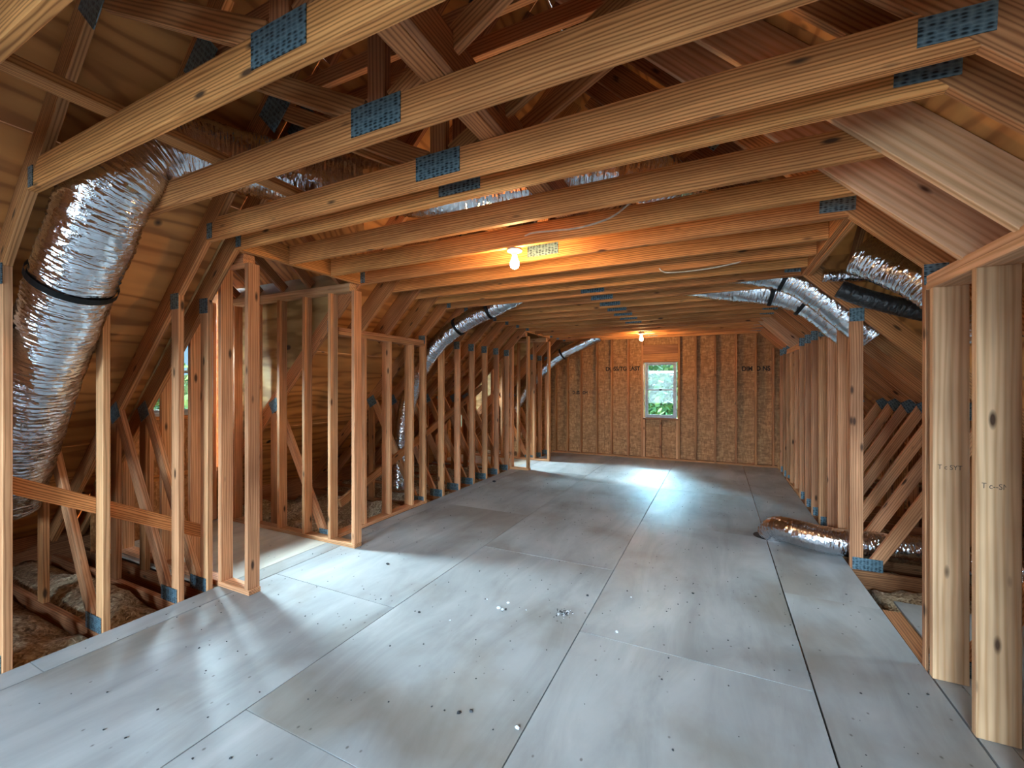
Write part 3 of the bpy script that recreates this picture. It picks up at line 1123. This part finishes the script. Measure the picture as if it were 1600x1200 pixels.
flex_duct('flex_duct', [(-2.15, 4.66, 2.62), (-2.45, 4.66, 2.50), (-2.9, 4.66, 2.34), (-3.3, 4.66, 2.10), (-3.62, 4.67, 1.75), (-3.85, 4.68, 1.3), (-3.96, 4.68, 0.8), (-4.0, 4.68, 0.35), (-4.0, 4.66, 0.08)], 0.115,
          'thin foil duct strapped under the slope beside the low stud wall, dropping behind it', straps=(0.13, 0.27), seed=21)
flex_duct('flex_duct', [(-2.2, 8.69, 2.55), (-2.6, 8.69, 2.37), (-3.05, 8.69, 2.16), (-3.5, 8.69, 1.80), (-3.9, 8.69, 1.35), (-4.2, 8.69, 0.9)], 0.125,
          'foil duct slanting down behind the dormer stud next to the far gable', straps=(0.33,), seed=30)
fd = flex_duct('flex_duct', [(0.47, 4.95, 0.02), (0.53, 4.88, 0.115), (0.66, 4.76, 0.135), (0.86, 4.68, 0.128), (1.1, 4.665, 0.125), (1.4, 4.665, 0.135), (1.7, 4.66, 0.13), (1.9, 4.65, 0.1)], 0.118,
               'short foil duct arching out of the floor and through the knee wall', seed=41)
flex_duct('flex_duct', [(1.62, 4.30, 0.16), (1.85, 4.22, 0.17), (2.1, 4.12, 0.16), (2.4, 4.05, 0.15)], 0.11, 'stub of foil duct lying on the insulation in the eave opening', seed=43)
flex_duct('flex_duct', [(0.98, 4.06, 2.50), (1.13, 3.98, 2.38), (1.27, 3.88, 2.25), (1.42, 3.80, 2.05), (1.52, 3.76, 1.8)], 0.145, 'foil duct elbow hanging in the dark eave opening', seed=47)
flex_duct('flex_duct', [(0.90, 4.32, 2.31), (1.1, 4.30, 2.20), (1.45, 4.27, 2.06), (2.0, 4.2, 1.9)], 0.07, 'black plastic covered duct sagging across the eave opening', 'black_duct', seed=52)
flex_duct('flex_duct', [(0.80, 4.37, 2.44), (1.0, 4.37, 2.42), (1.2, 4.37, 2.40), (1.4, 4.37, 2.37)], 0.055, 'thin foil duct end high in the dark eave opening', seed=58)
bm = bmesh.new()
bmesh.ops.create_circle(bm, cap_ends=True, segments=24, radius=0.13, matrix=Matrix.Translation((0.455, 4.965, 0.003)))
o = add_mesh('floor_hole_disc', bm, 'strap', fd, origin=(0.455, 4.965, 0.003))  # flat black disc painted in for the dark floor hole under the duct

# ------------------------------------------------------------------ bare bulbs


def lathe(prof, seg=20):
    bm = bmesh.new()
    rings = []
    for r, z in prof:
        rings.append([bm.verts.new((r * math.cos(2 * math.pi * k / seg), r * math.sin(2 * math.pi * k / seg), z)) for k in range(seg)])
    for a, b_ in zip(rings[:-1], rings[1:]):
        for k in range(seg):
            bm.faces.new((a[k], a[(k + 1) % seg], b_[(k + 1) % seg], b_[k]))
    bm.faces.new(rings[0][::-1])
    bm.faces.new(rings[-1])
    bmesh.ops.recalc_face_normals(bm, faces=bm.faces[:])
    return bm


def bulb_fixture(x, y, z, label):
    r = empty('ceiling_light', (x, y, z), label, 'light')

    def put(name, prof, mat, seg=20):
        bm = lathe(prof, seg)
        bmesh.ops.translate(bm, verts=bm.verts[:], vec=(x, y, z))
        return add_mesh(name, bm, mat, r, smooth=seg > 8, origin=(x, y, z))

    put('junction_box', [(0.05, 0.0), (0.05, 0.045)], 'box_metal', 8)
    put('lamp_holder', [(0.03, -0.022), (0.054, -0.014), (0.057, -0.004), (0.05, 0.0)], 'porcelain')
    put('socket', [(0.016, -0.04), (0.018, -0.022)], 'box_metal')
    put('bulb', [(0.004, -0.138), (0.018, -0.134), (0.029, -0.122), (0.033, -0.105), (0.030, -0.088), (0.022, -0.068), (0.016, -0.052), (0.0145, -0.04)], 'bulb')
    return r


bulb_fixture(-1.29, 2.715, ZT + 0.0, 'bare lit bulb in a porcelain holder by the light coloured cable')
bulb_fixture(-1.25, 8.02, ZT - 0.005, 'bare lit bulb in front of the far window gable')


def cable(pts, label, r=0.006):
    path = catmull(pts, 0.03)
    bm, _ = tube_bm(path, r, 8)
    o = add_mesh('electric_cable', bm, 'cable', smooth=True, origin=path[0])
    return tag(o, label, 'cable')


cable([(-1.24, 2.69, 2.52), (-1.15, 2.655, 2.545), (-1.0, 2.655, 2.54), (-0.8, 2.655, 2.53), (-0.6, 2.655, 2.56), (-0.48, 2.655, 2.63), (-0.40, 2.70, 2.70)], 'pale cable looping along a joist from the first bulb')
cable([(-0.44, 3.76, 2.50), (-0.40, 3.76, 2.462), (-0.25, 3.77, 2.452), (0.0, 3.77, 2.46), (0.25, 3.78, 2.50), (0.38, 3.78, 2.55)], 'pale cable sagging under the joists past the first bulb')

# ------------------------------------------------------------------ insulation in the eaves


def batt(x0, x1, y0, y1, zb, seed, label, group):
    bm = bmesh.new()
    nx, ny = 26, 8
    grid = []
    for i in range(nx + 1):
        row = []
        for j in range(ny + 1):
            x = x0 + (x1 - x0) * i / nx
            y = y0 + (y1 - y0) * j / ny
            e = math.sin(math.pi * min(1, max(0.0, j / ny))) ** 0.5
            z = zb + 0.11 * e + 0.10 * noise.noise((x * 2.2 + seed, y * 3 + seed, 0.3)) + 0.05 * noise.noise((x * 8, y * 8, seed))
            row.append(bm.verts.new((x, y, max(z, zb + 0.005))))
        grid.append(row)
    for i in range(nx):
        for j in range(ny):
            bm.faces.new((grid[i][j], grid[i + 1][j], grid[i + 1][j + 1], grid[i][j + 1]))
    rim = [e for e in bm.edges if e.is_boundary]
    ext = bmesh.ops.extrude_edge_only(bm, edges=rim)
    for v in [q for q in ext['geom'] if isinstance(q, bmesh.types.BMVert)]:
        v.co.z = zb - 0.06
    bmesh.ops.recalc_face_normals(bm, faces=bm.faces[:])
    o = add_mesh('insulation_batt', bm, 'insul', smooth=True, origin=((x0 + x1) / 2, (y0 + y1) / 2, zb))
    return tag(o, label, 'insulation', group)


for k in range(len(FULL) - 1):
    a, b_ = FULL[k] + 0.022, FULL[k + 1] - 0.022
    if b_ - a < 0.2 or a < -0.4 or (FULL[k], FULL[k + 1]) in DORM:
        pass
    else:
        if b_ - a > 0.5:
            m_ = (a + b_) / 2
            spans = [(a, m_ - 0.01), (m_ + 0.01, b_)]
        else:
            spans = [(a, b_)]
        for (p, q) in spans:
            batt(-5.4, XL - 0.11, p, q, -0.12, k * 1.7, 'tan fibre insulation batt between joists behind the dormer side knee wall', 'insulation behind the dormer side knee wall')
    if a > 2.9 and b_ - a > 0.2:
        if b_ - a > 0.5:
            m_ = (a + b_) / 2
            spans = [(max(a, 3.88), b_)] if a < 4 else [(a, m_ - 0.01), (m_ + 0.01, b_)]
        else:
            spans = [(a, b_)]
        for (p, q) in spans:
            batt(XR + 0.12, 2.7 if p < 4.4 else 3.1, p, q, -0.19, k * 2.3, 'tan fibre insulation batt behind the plain knee wall', 'insulation behind the plain knee wall')

# ------------------------------------------------------------------ lettering and crumbs


def lettering(parent, txt, h, origin, xdir, zdir, squash=1.0, bold=0.035, ink='ink'):
    cu = bpy.data.curves.new('stencil', 'FONT')
    cu.body = txt
    cu.size = h
    cu.extrude = 0.0004
    cu.offset = h * bold
    to = bpy.data.objects.new('tmp_text', cu)
    COL.objects.link(to)
    dg = bpy.context.evaluated_depsgraph_get()
    me = bpy.data.meshes.new_from_object(to.evaluated_get(dg))
    bpy.data.objects.remove(to)
    me.materials.clear()
    me.materials.append(M[ink])
    o = bpy.data.objects.new('stencil_lettering', me)
    link(o)
    x = V(xdir).normalized()
    z = V(zdir).normalized()
    n = x.cross(z)
    mw = Matrix.Translation(V(origin)) @ Matrix((x * squash, z, n)).transposed().to_4x4()
    o.parent = parent
    o.matrix_basis = WM[parent.name].inverted() @ mw
    return o


lettering(wf, 'DOSS/TG EAST', 0.12, (-2.20, OY - 0.001, 1.84), (1, 0, 0), (0, 0, 1), 0.92)
lettering(wf, 'DIM  D NS', 0.12, (0.42, OY - 0.001, 1.80), (1, 0, 0), (0, 0, 1), 0.85)
lettering(wf, 'D  ESE IOH', 0.10, (-2.95, OY - 0.001, 1.33), (1, 0, 0), (0, 0, 1), 0.72)
lettering(wr, 'T c SYT', 0.034, (1.018, 2.9195, 1.085), (1, 0, -0.02), (0, 0, 1), 0.85, 0.0, 'faint_ink')
lettering(wr, 'T c--SM', 0.034, (1.015, 2.5095, 1.075), (1, 0, -0.05), (0, 0, 1), 0.80, 0.0, 'faint_ink')


def chunk(bm, c, r, seed):
    t = bmesh.ops.create_icosphere(bm, subdivisions=1, radius=r)
    for v in t['verts']:
        q = 0.65 + 0.6 * random.random()
        v.co = V((v.co.x * q, v.co.y * q, v.co.z * q * 0.55)) + V(c)


def fpt(px, py):
    """Floor point under a pixel of the 1600x1200 frame."""
    d = 665 * 1.511 / (py - 603)
    xc = d * (px - 800) / 665
    c, s = math.cos(math.radians(25.77)), math.sin(math.radians(25.77))
    return (xc * c - d * s, xc * s + d * c)


def crumb(px, py, r, mat, label, name='plaster_crumb'):
    x, y = fpt(px, py)
    bm = bmesh.new()
    chunk(bm, (x, y, r * 0.35 + 0.001), r, 0)
    o = add_mesh(name, bm, mat, origin=(x, y, 0))
    return tag(o, label, 'crumb', 'crumbs on the floor')


crumb(808, 1138, 0.013, 'chip_white', 'white crumpled wad lying in the floor seam', 'paper_wad')
for px, py, r in ((779, 951, 0.016), (794, 943, 0.012), (785, 953, 0.011), (703, 970, 0.008), (761, 937, 0.007), (986, 934, 0.009), (964, 988, 0.010), (822, 954, 0.008)):
    crumb(px, py, r, 'chip_white', 'pale plaster crumb on the floor sheet', 'plaster_crumb')
for px, py, r in ((790, 953, 0.010), (1083, 928, 0.012), (918, 931, 0.010), (655, 957, 0.010), (717, 1114, 0.011), (736, 1112, 0.009), (606, 882, 0.016), (772, 753, 0.03), (1034, 1062, 0.006), (1345, 1084, 0.006), (1450, 1086, 0.007)):
    crumb(px, py, r, 'chip_dark', 'dark wood chip on the floor sheet', 'wood_chip')
for mat, n_, nm in (('chip_dark', 60, 'dark_grit'), ('chip_white', 30, 'white_grit')):
    bm = bmesh.new()
    x0, y0 = fpt(880, 958)
    for k in range(n_):
        a, rr = random.uniform(0, 6.28), abs(random.gauss(0, 0.035))
        chunk(bm, (x0 + rr * math.cos(a), y0 + rr * math.sin(a), 0.004), random.uniform(0.003, 0.006), k)
    o = add_mesh(nm, bm, mat, origin=(x0, y0, 0))
    tag(o, 'small heap of %s spilled beside the long floor seam' % nm.replace('_', ' '), 'grit', kind='stuff')
bm = bmesh.new()
for k in range(650):
    x, y = random.uniform(XL + 0.1, XR - 0.1), random.uniform(0.8, 8.8)
    chunk(bm, (x, y, 0.002), random.uniform(0.002, 0.006), k)
o = add_mesh('sawdust_debris', bm, 'chip_dark', origin=(XC, 4, 0))
tag(o, 'scattered dark sawdust and chips over the plywood floor', 'debris', kind='stuff')

# ------------------------------------------------------------------ outdoors
gr = empty('ground', (0, 12, -3.6), 'grass ground far below the windows', 'ground', kind='structure')
abox('ground_plane', gr, -60, 50, -30, 70, -3.75, -3.6, 'grass', bev=0)


def tree(loc, R, H, label, seed, n=2600, leaf=0.16):
    rnd = random.Random(seed)
    x, y, z0 = loc
    t = empty('leafy_tree', (x, y, -3.6), label, 'tree')
    path = [V((x, y, -3.6)), V((x + 0.1, y, -1.5)), V((x - 0.05, y + 0.1, z0)), V((x, y, z0 + H * 0.5))]
    p = catmull(path, 0.4)
    bm, _ = tube_bm(p, lambda i, a: 0.22 * (1 - 0.85 * i / len(p)), 10)
    for k in range(9):
        a = rnd.uniform(0, 6.28)
        b0 = V((x, y, z0 - H * 0.4 + k * H * 0.1))
        b1 = b0 + V((math.cos(a) * R * 0.7, math.sin(a) * R * 0.7, R * 0.4))
        bb, _ = tube_bm([b0, (b0 + b1) / 2 + V((0, 0, 0.1)), b1], lambda i, a: 0.06 - 0.022 * i, 6)
        tmp = bpy.data.meshes.new('branch')
        bb.to_mesh(tmp)
        bb.free()
        bm.from_mesh(tmp)
        bpy.data.meshes.remove(tmp)
    add_mesh('trunk', bm, 'bark', t, smooth=True, origin=(x, y, -3.6))
    clumps = [(V((rnd.gauss(0, 0.45), rnd.gauss(0, 0.45), rnd.gauss(0, 0.45)))) for _ in range(26)]
    bm = bmesh.new()
    for k in range(n):
        c = rnd.choice(clumps)
        q = c + V((rnd.gauss(0, 0.2), rnd.gauss(0, 0.2), rnd.gauss(0, 0.2)))
        ctr = V((x + q.x * R, y + q.y * R, z0 + q.z * H))
        nrm = V((rnd.gauss(0, 1), rnd.gauss(0, 1), rnd.gauss(0.4, 1))).normalized()
        u = nrm.orthogonal().normalized()
        w = nrm.cross(u)
        s_ = leaf * rnd.uniform(0.6, 1.3)
        vs = [bm.verts.new(ctr + u * s_ * a + w * s_ * b2) for a, b2 in ((-1, 0), (0, -0.5), (1, 0), (0, 0.5))]
        f = bm.faces.new(vs)
        f.material_index = 1 if rnd.random() < 0.4 else 0
    tag(add_mesh('foliage', bm, ['leaf', 'leaf_b'], t, origin=(x, y, z0)), kind='stuff')
    return t


tree((-2.3, 17.5, 0.3), 3.4, 2.6, 'leafy green tree filling the far gable window', 5, 16000, 0.15)
tree((-6.0, 28.0, 0.8), 4.0, 3.6, 'taller pale tree behind the one outside the gable window', 9, 3600, 0.22)
tree((-12.5, 6.0, 0.0), 3.0, 2.2, 'leafy tree outside the dormer window', 13, 9000)
